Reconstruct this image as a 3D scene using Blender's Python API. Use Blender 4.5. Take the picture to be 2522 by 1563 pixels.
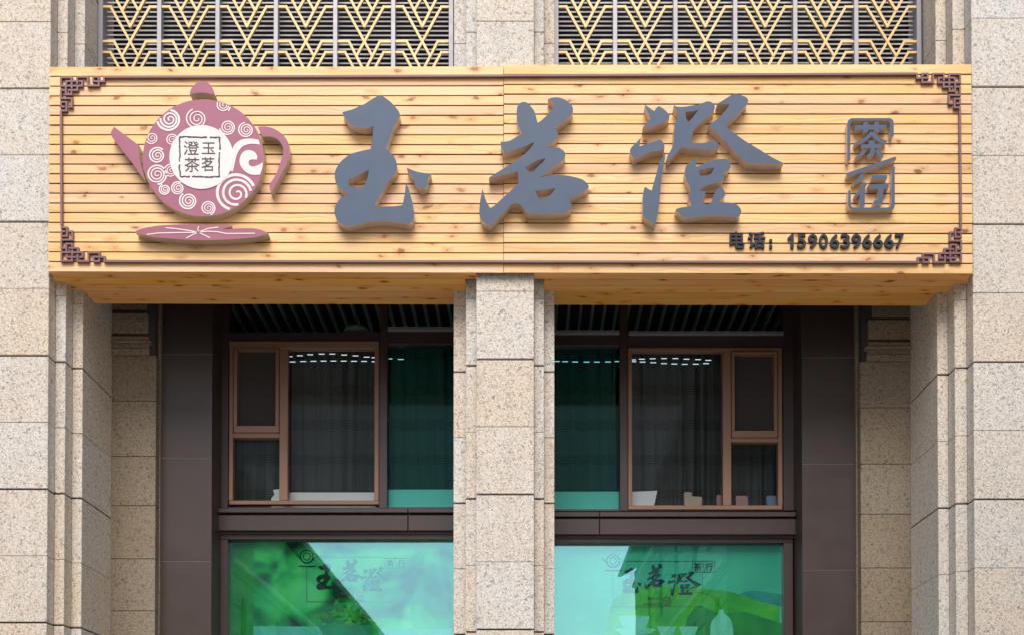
import bpy, bmesh, math, random
from mathutils import Vector
from mathutils.geometry import tessellate_polygon
random.seed(11)
for o in list(bpy.data.objects): bpy.data.objects.remove(o)
SC = bpy.context.scene
COL = SC.collection

# ------------------------------------------------------------------ camera
F, PPX, PPY, PITCH, D, CZ = 2942.0, 1295.0, 1929.0, 0.0168, 10.6, 1.6
cam = bpy.data.cameras.new('camera'); camo = bpy.data.objects.new('camera', cam); COL.objects.link(camo)
cam.sensor_width = 36; cam.sensor_fit = 'HORIZONTAL'; cam.lens = F / 2522 * 36
cam.shift_x = (1261 - PPX) / 2522; cam.shift_y = (PPY - 781.5) / 2522
cam.clip_start = 0.1; cam.clip_end = 2000
camo.location = (0, -D, CZ); camo.rotation_euler = (math.pi / 2 + PITCH, 0, 0)
SC.camera = camo

# ------------------------------------------------------------------ sky, sun, exposure
SUN_EL, SUN_AZ = math.radians(48), math.radians(8)     # azimuth measured from straight in front of the shop
w = bpy.data.worlds.new('World'); SC.world = w; w.use_nodes = True
wt = w.node_tree; bg = wt.nodes['Background']
sky = wt.nodes.new('ShaderNodeTexSky'); sky.sky_type = 'NISHITA'; sky.sun_disc = False
sky.sun_elevation = SUN_EL; sky.sun_rotation = math.pi - SUN_AZ
sky.air_density = 1.0; sky.dust_density = 2.2; sky.ozone_density = 0.6
wt.links.new(sky.outputs[0], bg.inputs[0]); bg.inputs[1].default_value = 0.11
sl = bpy.data.lights.new('sun', 'SUN'); sl.energy = 1.5; sl.angle = math.radians(35); sl.color = (1, 0.97, 0.93)
so = bpy.data.objects.new('sun', sl); COL.objects.link(so)
so.rotation_euler = Vector((math.sin(SUN_AZ) * math.cos(SUN_EL), math.cos(SUN_AZ) * math.cos(SUN_EL), -math.sin(SUN_EL))).to_track_quat('-Z', 'Y').to_euler()
so.location = (0, -20, 30)
vs = SC.view_settings; vs.view_transform = 'Standard'; vs.look = 'None'; vs.gamma = 1; vs.exposure = 0.88
SC.cycles.use_denoising = True
SC.cycles.max_bounces = 8; SC.cycles.transparent_max_bounces = 12

# ------------------------------------------------------------------ measuring: a spot of the facade at depth Y (metres behind the pilaster faces)
CT, ST = math.cos(PITCH), math.sin(PITCH)
def W(u, v, Y):
    a, b = (u - PPX) / F, (PPY - v) / F
    dy, dz = CT - b * ST, ST + b * CT
    s = (Y + D) / dy
    return s * a, CZ + s * dz
def WX(u, v, Y): return W(u, v, Y)[0]
def WZ(v, Y): return W(1295, v, Y)[1]

# ------------------------------------------------------------------ materials
MAT = {}
def newmat(name):
    m = bpy.data.materials.new(name); m.use_nodes = True; MAT[name] = m
    return m, m.node_tree.nodes, m.node_tree.links, m.node_tree.nodes['Principled BSDF']
def N(nodes, t, **kw):
    n = nodes.new(t)
    for k, v in kw.items(): setattr(n, k, v)
    return n
def mathn(nd, lk, op, a, b=None, clamp=False):
    n = N(nd, 'ShaderNodeMath', operation=op, use_clamp=clamp)
    for i, x in enumerate((a, b)):
        if x is None: continue
        if isinstance(x, (int, float)): n.inputs[i].default_value = x
        else: lk.new(x, n.inputs[i])
    return n.outputs[0]
def mixc(nd, lk, fac, a, b, bt='MIX'):
    n = N(nd, 'ShaderNodeMix', data_type='RGBA', blend_type=bt)
    for i, x in ((0, fac), (6, a), (7, b)):
        if isinstance(x, (int, float)): n.inputs[i].default_value = x
        elif isinstance(x, tuple): n.inputs[i].default_value = (*x, 1)
        else: lk.new(x, n.inputs[i])
    return n.outputs[2]
def ramp(nd, lk, fac, stops, interp='LINEAR'):
    n = N(nd, 'ShaderNodeValToRGB'); e = n.color_ramp.elements; n.color_ramp.interpolation = interp
    while len(e) < len(stops): e.new(0.5)
    for el, (p, c) in zip(e, stops):
        el.position = p; el.color = (*c, 1) if isinstance(c, tuple) else (c, c, c, 1)
    lk.new(fac, n.inputs[0]); return n.outputs[0]
def objcoord(nd, lk, jitter=37.0):
    tc = N(nd, 'ShaderNodeTexCoord'); oi = N(nd, 'ShaderNodeObjectInfo')
    cmb = N(nd, 'ShaderNodeCombineXYZ')
    j = mathn(nd, lk, 'MULTIPLY', oi.outputs['Random'], jitter)
    j2 = mathn(nd, lk, 'MULTIPLY', oi.outputs['Random'], jitter * 0.37)
    lk.new(j, cmb.inputs[0]); lk.new(j2, cmb.inputs[1]); lk.new(j, cmb.inputs[2])
    va = N(nd, 'ShaderNodeVectorMath', operation='ADD'); lk.new(tc.outputs['Object'], va.inputs[0]); lk.new(cmb.outputs[0], va.inputs[1])
    return va.outputs[0], oi.outputs['Random'], tc.outputs['Object']
def scaled(nd, lk, v, s):
    n = N(nd, 'ShaderNodeVectorMath', operation='MULTIPLY'); lk.new(v, n.inputs[0]); n.inputs[1].default_value = s; return n.outputs[0]
def noise(nd, lk, v, scale, detail=4, rough=0.5, dist=0.0):
    n = N(nd, 'ShaderNodeTexNoise'); lk.new(v, n.inputs['Vector']); n.inputs['Scale'].default_value = scale
    n.inputs['Detail'].default_value = detail; n.inputs['Roughness'].default_value = rough; n.inputs['Distortion'].default_value = dist
    return n.outputs['Fac']
def bump(nd, lk, p, h, strength, dist):
    b = N(nd, 'ShaderNodeBump'); b.inputs['Strength'].default_value = strength; b.inputs['Distance'].default_value = dist
    lk.new(h, b.inputs['Height']); lk.new(b.outputs[0], p.inputs['Normal'])

def granite(name, light, warm, dark, tint=1.0):
    m, nd, lk, p = newmat(name)
    v, rnd, _ = objcoord(nd, lk)
    vo = N(nd, 'ShaderNodeTexVoronoi'); lk.new(v, vo.inputs['Vector']); vo.inputs['Scale'].default_value = 115
    sep = N(nd, 'ShaderNodeSeparateColor'); lk.new(vo.outputs['Color'], sep.inputs[0])
    vo2 = N(nd, 'ShaderNodeTexVoronoi'); lk.new(v, vo2.inputs['Vector']); vo2.inputs['Scale'].default_value = 46
    sep2 = N(nd, 'ShaderNodeSeparateColor'); lk.new(vo2.outputs['Color'], sep2.inputs[0])
    patch = noise(nd, lk, v, 2.6, 3, 0.55)
    pr = mathn(nd, lk, 'ADD', mathn(nd, lk, 'MULTIPLY', rnd, 0.55), mathn(nd, lk, 'MULTIPLY', patch, 0.7))
    base = mixc(nd, lk, ramp(nd, lk, pr, [(0.25, 0.0), (0.95, 1.0)]), light, warm)
    g1 = ramp(nd, lk, sep.outputs[0], [(0.0, 0.45), (0.12, 0.7), (0.2, 0.93), (0.7, 1.03), (1.0, 1.18)])
    g2 = ramp(nd, lk, sep2.outputs[1], [(0.0, 0.6), (0.06, 0.8), (0.1, 0.97), (1.0, 1.04)])
    c = mixc(nd, lk, 1.0, mixc(nd, lk, 1.0, base, g1, 'MULTIPLY'), g2, 'MULTIPLY')
    c = mixc(nd, lk, ramp(nd, lk, sep.outputs[2], [(0.82, 0.0), (0.9, 0.35)]), c, dark)
    # old rain streaks and grime
    st = noise(nd, lk, scaled(nd, lk, v, (9, 9, 0.9)), 1.0, 4, 0.6)
    c = mixc(nd, lk, ramp(nd, lk, st, [(0.52, 0.0), (0.85, 0.2)]), c, (0.2, 0.17, 0.13))
    lk.new(c, p.inputs['Base Color']); p.inputs['Roughness'].default_value = 0.72
    p.inputs['Specular IOR Level'].default_value = 0.35
    bump(nd, lk, p, mathn(nd, lk, 'ADD', sep.outputs[0], noise(nd, lk, v, 160, 2)), 0.25, 0.002)
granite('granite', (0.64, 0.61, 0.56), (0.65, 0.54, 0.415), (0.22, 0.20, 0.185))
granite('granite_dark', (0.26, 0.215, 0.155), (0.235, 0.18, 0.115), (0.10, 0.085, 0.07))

def plain(name, col, rough=0.5, metal=0.0, var=0.12, scale=3.0, spec=0.5, bumpy=0.0, bscale=60, bdist=0.001):
    m, nd, lk, p = newmat(name)
    v, rnd, _ = objcoord(nd, lk)
    n = noise(nd, lk, v, scale, 5, 0.6)
    f = mathn(nd, lk, 'ADD', mathn(nd, lk, 'MULTIPLY', mathn(nd, lk, 'SUBTRACT', n, 0.5), var * 2), mathn(nd, lk, 'MULTIPLY', mathn(nd, lk, 'SUBTRACT', rnd, 0.5), var * 0.7))
    hs = N(nd, 'ShaderNodeHueSaturation'); hs.inputs['Color'].default_value = (*col, 1)
    lk.new(mathn(nd, lk, 'ADD', f, 1.0), hs.inputs['Value']); lk.new(hs.outputs[0], p.inputs['Base Color'])
    rr = mathn(nd, lk, 'ADD', mathn(nd, lk, 'MULTIPLY', noise(nd, lk, v, scale * 4, 4), 0.2), rough - 0.1, True)
    lk.new(rr, p.inputs['Roughness']); p.inputs['Metallic'].default_value = metal; p.inputs['Specular IOR Level'].default_value = spec
    if bumpy: bump(nd, lk, p, noise(nd, lk, v, bscale, 3), bumpy, bdist)
    return m
plain('mortar', (0.05, 0.045, 0.04), 0.9)
plain('void', (0.012, 0.010, 0.010), 0.9, spec=0.1)
plain('letter_face', (0.058, 0.088, 0.140), 0.5, 0.0, 0.05, 2.0, spec=0.35)
plain('letter_side', (0.60, 0.50, 0.43), 0.42, 0.3, 0.12, 9.0)
plain('phone', (0.014, 0.018, 0.030), 0.5, 0.0, 0.08, spec=0.3)
plain('plum', (0.33, 0.095, 0.15), 0.55, 0.0, 0.05, 2.0)
plain('plum_side', (0.56, 0.48, 0.39), 0.42, 0.3, 0.12, 9.0)
plain('cream_print', (0.80, 0.69, 0.64), 0.55, 0.0, 0.03)
plain('ink', (0.055, 0.045, 0.06), 0.6)
plain('trim', (0.19, 0.09, 0.095), 0.45, 0.0, 0.1)
plain('lattice_gold', (0.66, 0.42, 0.17), 0.42, 0.15, 0.12, 6.0)
plain('grey_metal', (0.30, 0.285, 0.30), 0.45, 0.3, 0.1)
plain('slat', (0.72, 0.71, 0.71), 0.45, 0.1, 0.14, 5.0)
plain('brown_panel', (0.050, 0.033, 0.028), 0.42, 0.0, 0.14, 1.6, bumpy=0.05)
plain('frame_brown', (0.062, 0.041, 0.036), 0.38, 0.1, 0.16, 2.0)
plain('sash_brown', (0.30, 0.165, 0.10), 0.42, 0.1, 0.12, 3.0)
plain('interior', (0.06, 0.07, 0.065), 0.9)
plain('white_board', (0.87, 0.89, 0.89), 0.6, 0.0, 0.04)
plain('card_beige', (0.55, 0.45, 0.34), 0.6)
plain('card_pink', (0.5, 0.26, 0.24), 0.6)
plain('card_blue', (0.16, 0.25, 0.34), 0.6)
plain('rib', (0.42, 0.58, 0.46), 0.6)
plain('stucco', (0.26, 0.25, 0.23), 0.85, 0.0, 0.15, 1.0)
plain('roof_tile', (0.07, 0.06, 0.06), 0.7)
plain('dark_line', (0.05, 0.05, 0.05), 0.7)
plain('asphalt', (0.16, 0.155, 0.15), 0.9, 0.0, 0.2, 2.0)
plain('paving', (0.54, 0.49, 0.43), 0.85, 0.0, 0.2, 1.5)
plain('ceiling_dark', (0.035, 0.028, 0.026), 0.8)
plain('seal_red', (0.45, 0.05, 0.04), 0.6)
plain('brass_print', (0.35, 0.16, 0.05), 0.6)
plain('house_glass', (0.03, 0.04, 0.045), 0.5, spec=0.1)

# pine
def pine(name, sat, val, hue):
    m, nd, lk, p = newmat(name)
    v, rnd, oc = objcoord(nd, lk, 53.0)
    warp = noise(nd, lk, scaled(nd, lk, v, (2.2, 4, 5)), 1.0, 3, 0.5)
    s0 = N(nd, 'ShaderNodeSeparateXYZ'); lk.new(v, s0.inputs[0])
    k0 = N(nd, 'ShaderNodeCombineXYZ'); kw = mathn(nd, lk, 'MULTIPLY', mathn(nd, lk, 'SUBTRACT', noise(nd, lk, scaled(nd, lk, v, (1.7, 0, 0)), 1.0, 2), 0.5), 34.0)
    so_ = N(nd, 'ShaderNodeSeparateXYZ'); lk.new(oc, so_.inputs[0])
    sh = mathn(nd, lk, 'MULTIPLY', mathn(nd, lk, 'ADD', so_.outputs[1], so_.outputs[2]), kw)
    lk.new(mathn(nd, lk, 'ADD', mathn(nd, lk, 'MULTIPLY', s0.outputs[0], 3.1), sh), k0.inputs[0])
    lk.new(mathn(nd, lk, 'MULTIPLY', mathn(nd, lk, 'ADD', s0.outputs[1], s0.outputs[2]), 6.2), k0.inputs[1]); kv = k0.outputs[0]
    vo = N(nd, 'ShaderNodeTexVoronoi'); vo.voronoi_dimensions = '2D'; lk.new(kv, vo.inputs['Vector']); vo.inputs['Scale'].default_value = 1.0; vo.inputs['Randomness'].default_value = 1.0
    ks = N(nd, 'ShaderNodeSeparateColor'); lk.new(vo.outputs['Color'], ks.inputs[0])
    kd = mathn(nd, lk, 'ADD', vo.outputs['Distance'], mathn(nd, lk, 'MULTIPLY', mathn(nd, lk, 'SUBTRACT', noise(nd, lk, v, 34, 3), 0.5), 0.17))
    kr = mathn(nd, lk, 'ADD', mathn(nd, lk, 'MULTIPLY', mathn(nd, lk, 'POWER', ks.outputs[0], 2.2), 0.15), 0.028)
    core = mathn(nd, lk, 'SUBTRACT', 1.0, mathn(nd, lk, 'DIVIDE', kd, kr), True)
    kon = ramp(nd, lk, ks.outputs[1], [(0.34, 0.0), (0.38, 1.0)])
    core = mathn(nd, lk, 'MULTIPLY', core, kon)
    halo = mathn(nd, lk, 'MULTIPLY', mathn(nd, lk, 'SUBTRACT', 1.0, mathn(nd, lk, 'DIVIDE', kd, 0.30), True), kon)
    sx = N(nd, 'ShaderNodeSeparateXYZ'); lk.new(v, sx.inputs[0])
    zz = mathn(nd, lk, 'ADD', mathn(nd, lk, 'ADD', sx.outputs[2], sx.outputs[1]), mathn(nd, lk, 'ADD', mathn(nd, lk, 'MULTIPLY', warp, 0.11), mathn(nd, lk, 'MULTIPLY', halo, 0.035)))
    gc = N(nd, 'ShaderNodeCombineXYZ'); lk.new(mathn(nd, lk, 'MULTIPLY', sx.outputs[0], 0.35), gc.inputs[0]); lk.new(mathn(nd, lk, 'MULTIPLY', zz, 46), gc.inputs[2])
    grain = noise(nd, lk, gc.outputs[0], 1.6, 6, 0.6)
    fine = noise(nd, lk, scaled(nd, lk, v, (2.5, 260, 260)), 1.0, 3, 0.6)
    col = ramp(nd, lk, grain, [(0.2, (0.60, 0.32, 0.12)), (0.42, (0.76, 0.48, 0.215)), (0.6, (0.84, 0.59, 0.32)), (0.8, (0.68, 0.395, 0.16))])
    col = mixc(nd, lk, ramp(nd, lk, fine, [(0.4, 0.0), (0.75, 0.22)]), col, (0.52, 0.30, 0.11))
    blot = noise(nd, lk, scaled(nd, lk, v, (1.1, 6, 6)), 1.0, 3, 0.5)
    col = mixc(nd, lk, ramp(nd, lk, blot, [(0.45, 0.0), (0.75, 0.35)]), col, (0.62, 0.33, 0.10))
    col = mixc(nd, lk, ramp(nd, lk, halo, [(0.1, 0.0), (0.75, 0.5)]), col, (0.50, 0.25, 0.08))
    col = mixc(nd, lk, ramp(nd, lk, core, [(0.0, 0.0), (0.5, 0.85)]), col, mixc(nd, lk, ks.outputs[2], (0.16, 0.055, 0.025), (0.42, 0.17, 0.06)))
    hs = N(nd, 'ShaderNodeHueSaturation'); lk.new(col, hs.inputs['Color'])
    lk.new(mathn(nd, lk, 'ADD', mathn(nd, lk, 'MULTIPLY', rnd, 0.2), val - 0.1), hs.inputs['Value'])
    r2 = mathn(nd, lk, 'FRACT', mathn(nd, lk, 'MULTIPLY', rnd, 17.3))
    lk.new(mathn(nd, lk, 'ADD', mathn(nd, lk, 'MULTIPLY', r2, 0.011), hue - 0.0055), hs.inputs['Hue'])
    lk.new(mathn(nd, lk, 'ADD', mathn(nd, lk, 'MULTIPLY', r2, 0.16), sat - 0.08), hs.inputs['Saturation'])
    lk.new(hs.outputs[0], p.inputs['Base Color']); p.inputs['Roughness'].default_value = 0.46; p.inputs['Specular IOR Level'].default_value = 0.4
    bump(nd, lk, p, mathn(nd, lk, 'ADD', grain, mathn(nd, lk, 'MULTIPLY', fine, 0.4)), 0.18, 0.002)
pine('pine', 1.06, 1.06, 0.496)
pine('pine_bounce', 1.24, 1.35, 0.486)      # soffit copy of the pine, warm bounce light put into its colour

# glass: a thin sheet that lets light through with a tint and mirrors a share of it
def glass(name, tint, mirror, mtint, rough=0.0, wav=0.0, fk=0.45):
    m = bpy.data.materials.new(name); m.use_nodes = True; MAT[name] = m
    nd, lk = m.node_tree.nodes, m.node_tree.links; nd.clear()
    out = N(nd, 'ShaderNodeOutputMaterial'); mx = N(nd, 'ShaderNodeMixShader')
    tr = N(nd, 'ShaderNodeBsdfTransparent'); tr.inputs[0].default_value = (*tint, 1)
    gl = N(nd, 'ShaderNodeBsdfGlossy'); gl.inputs[0].default_value = (*mtint, 1); gl.inputs['Roughness'].default_value = rough
    fr = N(nd, 'ShaderNodeLayerWeight'); fr.inputs[0].default_value = 0.35
    f = mathn(nd, lk, 'ADD', mathn(nd, lk, 'MULTIPLY', fr.outputs['Fresnel'], fk), mirror, True)
    if wav:
        tc = N(nd, 'ShaderNodeTexCoord'); b = N(nd, 'ShaderNodeBump'); b.inputs['Strength'].default_value = 1; b.inputs['Distance'].default_value = wav
        lk.new(noise(nd, lk, tc.outputs['Object'], 0.9, 1), b.inputs['Height']); lk.new(b.outputs[0], gl.inputs['Normal'])
    lk.new(f, mx.inputs[0]); lk.new(tr.outputs[0], mx.inputs[1]); lk.new(gl.outputs[0], mx.inputs[2]); lk.new(mx.outputs[0], out.inputs[0])
glass('glass_clear', (0.92, 0.94, 0.94), 0.0, (0.9, 0.95, 0.95), fk=0.08)
glass('glass_teal', (0.60, 0.90, 0.86), 0.0, (0.6, 0.9, 0.88), fk=0.12)
glass('glass_display', (0.72, 1.0, 0.90), 0.17, (0.54, 0.87, 0.97), 0.0, 0.0012)

# curtain with woven stripe bands
m, nd, lk, p = newmat('curtain')
v, rnd, oc = objcoord(nd, lk, 5)
sp = N(nd, 'ShaderNodeSeparateXYZ'); lk.new(oc, sp.inputs[0])
band = mathn(nd, lk, 'SINE', mathn(nd, lk, 'MULTIPLY', sp.outputs[2], 17.0))
lines = mathn(nd, lk, 'SINE', mathn(nd, lk, 'ADD', mathn(nd, lk, 'MULTIPLY', sp.outputs[2], 240.0), mathn(nd, lk, 'MULTIPLY', mathn(nd, lk, 'SINE', mathn(nd, lk, 'MULTIPLY', sp.outputs[0], 42.0)), 1.8)))
f = mathn(nd, lk, 'MULTIPLY', ramp(nd, lk, band, [(0.35, 0.0), (0.8, 1.0)]), ramp(nd, lk, lines, [(0.3, 0.0), (0.7, 0.75)]))
c = mixc(nd, lk, f, (0.115, 0.125, 0.12), (0.018, 0.02, 0.018))
lk.new(c, p.inputs['Base Color']); p.inputs['Roughness'].default_value = 0.9

m, nd, lk, p = newmat('screen_mesh')
p.inputs['Base Color'].default_value = (0.055, 0.048, 0.046, 1); p.inputs['Roughness'].default_value = 0.8
m, nd, lk, p = newmat('led')
p.inputs['Emission Color'].default_value = (0.8, 0.95, 1, 1); p.inputs['Emission Strength'].default_value = 0.5

# printed posters
m, nd, lk, p = newmat('poster_leaves')
v, rnd, oc = objcoord(nd, lk, 0.0)
n1 = noise(nd, lk, v, 2.3, 2, 0.4, 0.6); n2 = noise(nd, lk, scaled(nd, lk, v, (1, 1, 1.0)), 4.5, 1, 0.4)
c = ramp(nd, lk, n1, [(0.36, (0.0, 0.04, 0.03)), (0.44, (0.005, 0.26, 0.08)), (0.51, (0.05, 0.60, 0.16)), (0.6, (0.32, 0.78, 0.26)), (0.72, (0.5, 0.85, 0.5))])
c = mixc(nd, lk, ramp(nd, lk, n2, [(0.5, 0.0), (0.75, 0.7)]), c, (0.08, 0.45, 0.38))
lk.new(c, p.inputs['Base Color']); p.inputs['Roughness'].default_value = 0.6
m, nd, lk, p = newmat('poster_sky')
v, rnd, oc = objcoord(nd, lk, 0.0)
c = ramp(nd, lk, noise(nd, lk, v, 1.5, 3), [(0.3, (0.12, 0.55, 0.48)), (0.7, (0.45, 0.82, 0.74))])
lk.new(c, p.inputs['Base Color']); p.inputs['Roughness'].default_value = 0.6
def printed(name, a, b, scale=6):
    m, nd, lk, p = newmat(name); v, rnd, oc = objcoord(nd, lk, 9.0)
    lk.new(ramp(nd, lk, noise(nd, lk, v, scale, 3), [(0.3, a), (0.7, b)]), p.inputs['Base Color']); p.inputs['Roughness'].default_value = 0.6
printed('print_hill', (0.06, 0.42, 0.03), (0.42, 0.74, 0.05), 3)
printed('print_hill_dark', (0.02, 0.22, 0.05), (0.10, 0.45, 0.06), 3)
printed('print_lake', (0.04, 0.32, 0.42), (0.08, 0.45, 0.5))
printed('print_china', (0.62, 0.78, 0.76), (0.8, 0.9, 0.88))
printed('print_bowl', (0.05, 0.33, 0.22), (0.10, 0.45, 0.32))
printed('print_leaf', (0.02, 0.14, 0.02), (0.22, 0.45, 0.05), 14)
printed('print_leaf_light', (0.12, 0.38, 0.03), (0.45, 0.66, 0.10), 14)
printed('print_table', (0.35, 0.62, 0.66), (0.5, 0.74, 0.78))
plain('print_ink', (0.012, 0.03, 0.04), 0.6)

# ------------------------------------------------------------------ object helpers
WL = {}                                             # world position of each object's origin
def tag(o, label=None, cat=None, group=None, kind=None):
    if label: o['label'] = label
    if cat: o['category'] = cat
    if group: o['group'] = group
    if kind: o['kind'] = kind
    return o
def thing(name, loc, label, cat, group=None):
    o = bpy.data.objects.new(name, None); COL.objects.link(o); o.location = loc; o.empty_display_size = 0.1
    WL[o.name] = Vector(loc); return tag(o, label, cat, group)
def put(name, verts, faces, mats, parent=None, mi=None, smooth=False, origin=None):
    n = len(verts)
    c = Vector(origin) if origin else Vector((sum(q[0] for q in verts) / n, sum(q[1] for q in verts) / n, sum(q[2] for q in verts) / n))
    me = bpy.data.meshes.new(name); me.from_pydata([(q[0] - c.x, q[1] - c.y, q[2] - c.z) for q in verts], [], faces)
    for mm in (mats if isinstance(mats, (list, tuple)) else [mats]): me.materials.append(MAT[mm])
    if mi: me.polygons.foreach_set('material_index', mi)
    if smooth: me.polygons.foreach_set('use_smooth', [True] * len(faces))
    me.validate(); me.update()
    o = bpy.data.objects.new(name, me); COL.objects.link(o); WL[o.name] = c
    if parent: o.parent = parent; o.location = c - WL[parent.name]
    else: o.location = c
    return o
QF = [(0, 3, 2, 1), (4, 5, 6, 7), (0, 1, 5, 4), (1, 2, 6, 5), (2, 3, 7, 6), (3, 0, 4, 7)]
def hexa(name, P, mats, parent=None, bev=0.0):
    """P: bottom front-left, front-right, back-right, back-left, then the same on top"""
    if bev:
        bm = bmesh.new(); vs_ = [bm.verts.new(q) for q in P]
        for f in QF: bm.faces.new([vs_[i] for i in f])
        bmesh.ops.bevel(bm, geom=list(bm.edges), offset=bev, segments=1, affect='EDGES', profile=0.5)
        bm.verts.index_update()
        V = [tuple(q.co) for q in bm.verts]; Fc = [tuple(q.index for q in f.verts) for f in bm.faces]; bm.free()
        return put(name, V, Fc, mats, parent)
    return put(name, P, QF, mats, parent)
def box(name, x0, x1, y0, y1, z0, z1, mats, parent=None, bev=0.0):
    if x0 > x1: x0, x1 = x1, x0
    if z0 > z1: z0, z1 = z1, z0
    return hexa(name, [(x0, y0, z0), (x1, y0, z0), (x1, y1, z0), (x0, y1, z0), (x0, y0, z1), (x1, y0, z1), (x1, y1, z1), (x0, y1, z1)], mats, parent, bev)
def pbox(name, u0, u1, v0, v1, y0, y1, mats, parent=None, bev=0.0, um=None):
    """box whose front face covers photo columns u0..u1 and rows v0..v1 at depth y0"""
    vm = (v0 + v1) / 2
    return box(name, WX(u0, vm, y0), WX(u1, vm, y0), y0, y1, WZ(v1, y0), WZ(v0, y0), mats, parent, bev)
def catmull(pts, k=3):
    out = []; n = len(pts)
    for i in range(n):
        p0, p1, p2, p3 = pts[i - 1], pts[i], pts[(i + 1) % n], pts[(i + 2) % n]
        # keep sharp corners sharp
        out.append(p1)
        def ang(a, b, c):
            x = (b[0] - a[0], b[1] - a[1]); y = (c[0] - b[0], c[1] - b[1])
            l = math.hypot(*x) * math.hypot(*y) or 1
            return (x[0] * y[0] + x[1] * y[1]) / l
        s1, s2 = ang(p0, p1, p2) < 0.55, ang(p1, p2, p3) < 0.55
        q0 = (2 * p1[0] - p2[0], 2 * p1[1] - p2[1]) if s1 else p0
        q3 = (2 * p2[0] - p1[0], 2 * p2[1] - p1[1]) if s2 else p3
        for j in range(1, k):
            t = j / k
            out.append(tuple(0.5 * (2 * p1[d] + (p2[d] - q0[d]) * t + (2 * q0[d] - 5 * p1[d] + 4 * p2[d] - q3[d]) * t * t + (3 * p1[d] - q0[d] - 3 * p2[d] + q3[d]) * t ** 3) for d in (0, 1)))
    return out
def prism_xz(name, loops, y0, y1, mats, parent=None, edge=0.0):
    """loops: outline then holes, as (X, Z) lists; front at y0, back at y1. mats = [face, side]"""
    V, Fc, MI = [], [], []
    tri = tessellate_polygon([[Vector((x, z, 0)) for x, z in lp] for lp in loops])
    flat = [q for lp in loops for q in lp]; n = len(flat)
    V = [(x, y0, z) for x, z in flat] + [(x, y1, z) for x, z in flat]
    for a, b, c in tri:
        A, B, C = flat[a], flat[b], flat[c]
        cr = (B[0] - A[0]) * (C[1] - A[1]) - (B[1] - A[1]) * (C[0] - A[0])
        if cr < 0: b, c = c, b
        Fc.append((a, b, c)); MI.append(0); Fc.append((n + a, n + c, n + b)); MI.append(len(mats) - 1)
    s = 0
    for li, lp in enumerate(loops):
        k = len(lp)
        ar = sum(lp[i][0] * lp[(i + 1) % k][1] - lp[(i + 1) % k][0] * lp[i][1] for i in range(k))
        ccw = ar > 0
        for i in range(k):
            a, b = s + i, s + (i + 1) % k
            f = (b, a, n + a, n + b) if (ccw == (li == 0)) else (a, b, n + b, n + a)
            Fc.append(f); MI.append(len(mats) - 1)
        s += k
    return put(name, V, Fc, mats, parent, MI)
def prism(name, loops_px, y0, y1, mats, parent=None, smooth=2):
    L = []
    for lp in loops_px:
        if smooth > 1: lp = catmull(lp, smooth)
        L.append([W(u, v, y0) for u, v in lp])
    return prism_xz(name, L, y0, y1, mats, parent)
def ribbon(name, lines, y0, y1, mat, parent=None):
    """lines: list of (points in (X,Z), width metres) drawn as flat strips"""
    V, Fc = [], []
    for pts, wd in lines:
        k = len(pts)
        if k < 2: continue
        b0 = len(V)
        for i, (x, z) in enumerate(pts):
            a = pts[max(i - 1, 0)]; b = pts[min(i + 1, k - 1)]
            dx, dz = b[0] - a[0], b[1] - a[1]; l = math.hypot(dx, dz) or 1
            ww = wd[i] if isinstance(wd, list) else wd
            nx, nz = -dz / l * ww / 2, dx / l * ww / 2
            V += [(x + nx, y0, z + nz), (x - nx, y0, z - nz), (x + nx, y1, z + nz), (x - nx, y1, z - nz)]
        for i in range(k - 1):
            a, b = b0 + 4 * i, b0 + 4 * i + 4
            Fc += [(a, a + 1, b + 1, b), (a + 2, a, b, b + 2), (a + 1, a + 3, b + 3, b + 1)]
        Fc += [(b0, b0 + 2, b0 + 3, b0 + 1), (b0 + 4 * k - 4, b0 + 4 * k - 3, b0 + 4 * k - 1, b0 + 4 * k - 2)]
    return put(name, V, Fc, mat, parent)
def bars(name, segs, y0, y1, width, mats, parent=None):
    """axis-aligned or slanted square bars between (X,Z) points, mitred by overlap, one joined part"""
    V, Fc = [], []
    for (x0, z0), (x1, z1) in segs:
        l = math.hypot(x1 - x0, z1 - z0) or 1; tx, tz = (x1 - x0) / l, (z1 - z0) / l
        h = width / 2; nx, nz = -tz * h, tx * h; ex, ez = tx * h * 0.98, tz * h * 0.98
        e = random.uniform(-0.0006, 0.0006)
        b = len(V)
        for yy in (y0 + e, y1):
            V += [(x0 - ex + nx, yy, z0 - ez + nz), (x0 - ex - nx, yy, z0 - ez - nz), (x1 + ex - nx, yy, z1 + ez - nz), (x1 + ex + nx, yy, z1 + ez + nz)]
        Fc += [(b, b + 1, b + 2, b + 3), (b, b + 4, b + 5, b + 1), (b + 1, b + 5, b + 6, b + 2), (b + 2, b + 6, b + 7, b + 3), (b + 3, b + 7, b + 4, b)]
    return put(name, V, Fc, mats, parent)
def text_mesh(s, bold=0.0):
    cu = bpy.data.curves.new('lettering', 'FONT'); cu.body = s; cu.offset = bold; cu.resolution_u = 4
    to = bpy.data.objects.new('lettering', cu); COL.objects.link(to)
    dg = bpy.context.evaluated_depsgraph_get(); dg.update()
    cu.fill_mode = 'FRONT'; dg.update()
    me = bpy.data.meshes.new_from_object(to.evaluated_get(dg))
    bm = bmesh.new(); bm.from_mesh(me); bmesh.ops.remove_doubles(bm, verts=bm.verts, dist=1e-5); bm.verts.index_update()
    V = [(q.co.x, q.co.y) for q in bm.verts]; Fc = [tuple(q.index for q in f.verts) for f in bm.faces]
    E = [tuple(q.index for q in e.verts) for e in bm.edges if len(e.link_faces) == 1]
    bm.free(); bpy.data.objects.remove(to); bpy.data.curves.remove(cu); bpy.data.meshes.remove(me)
    return V, Fc, E
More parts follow.
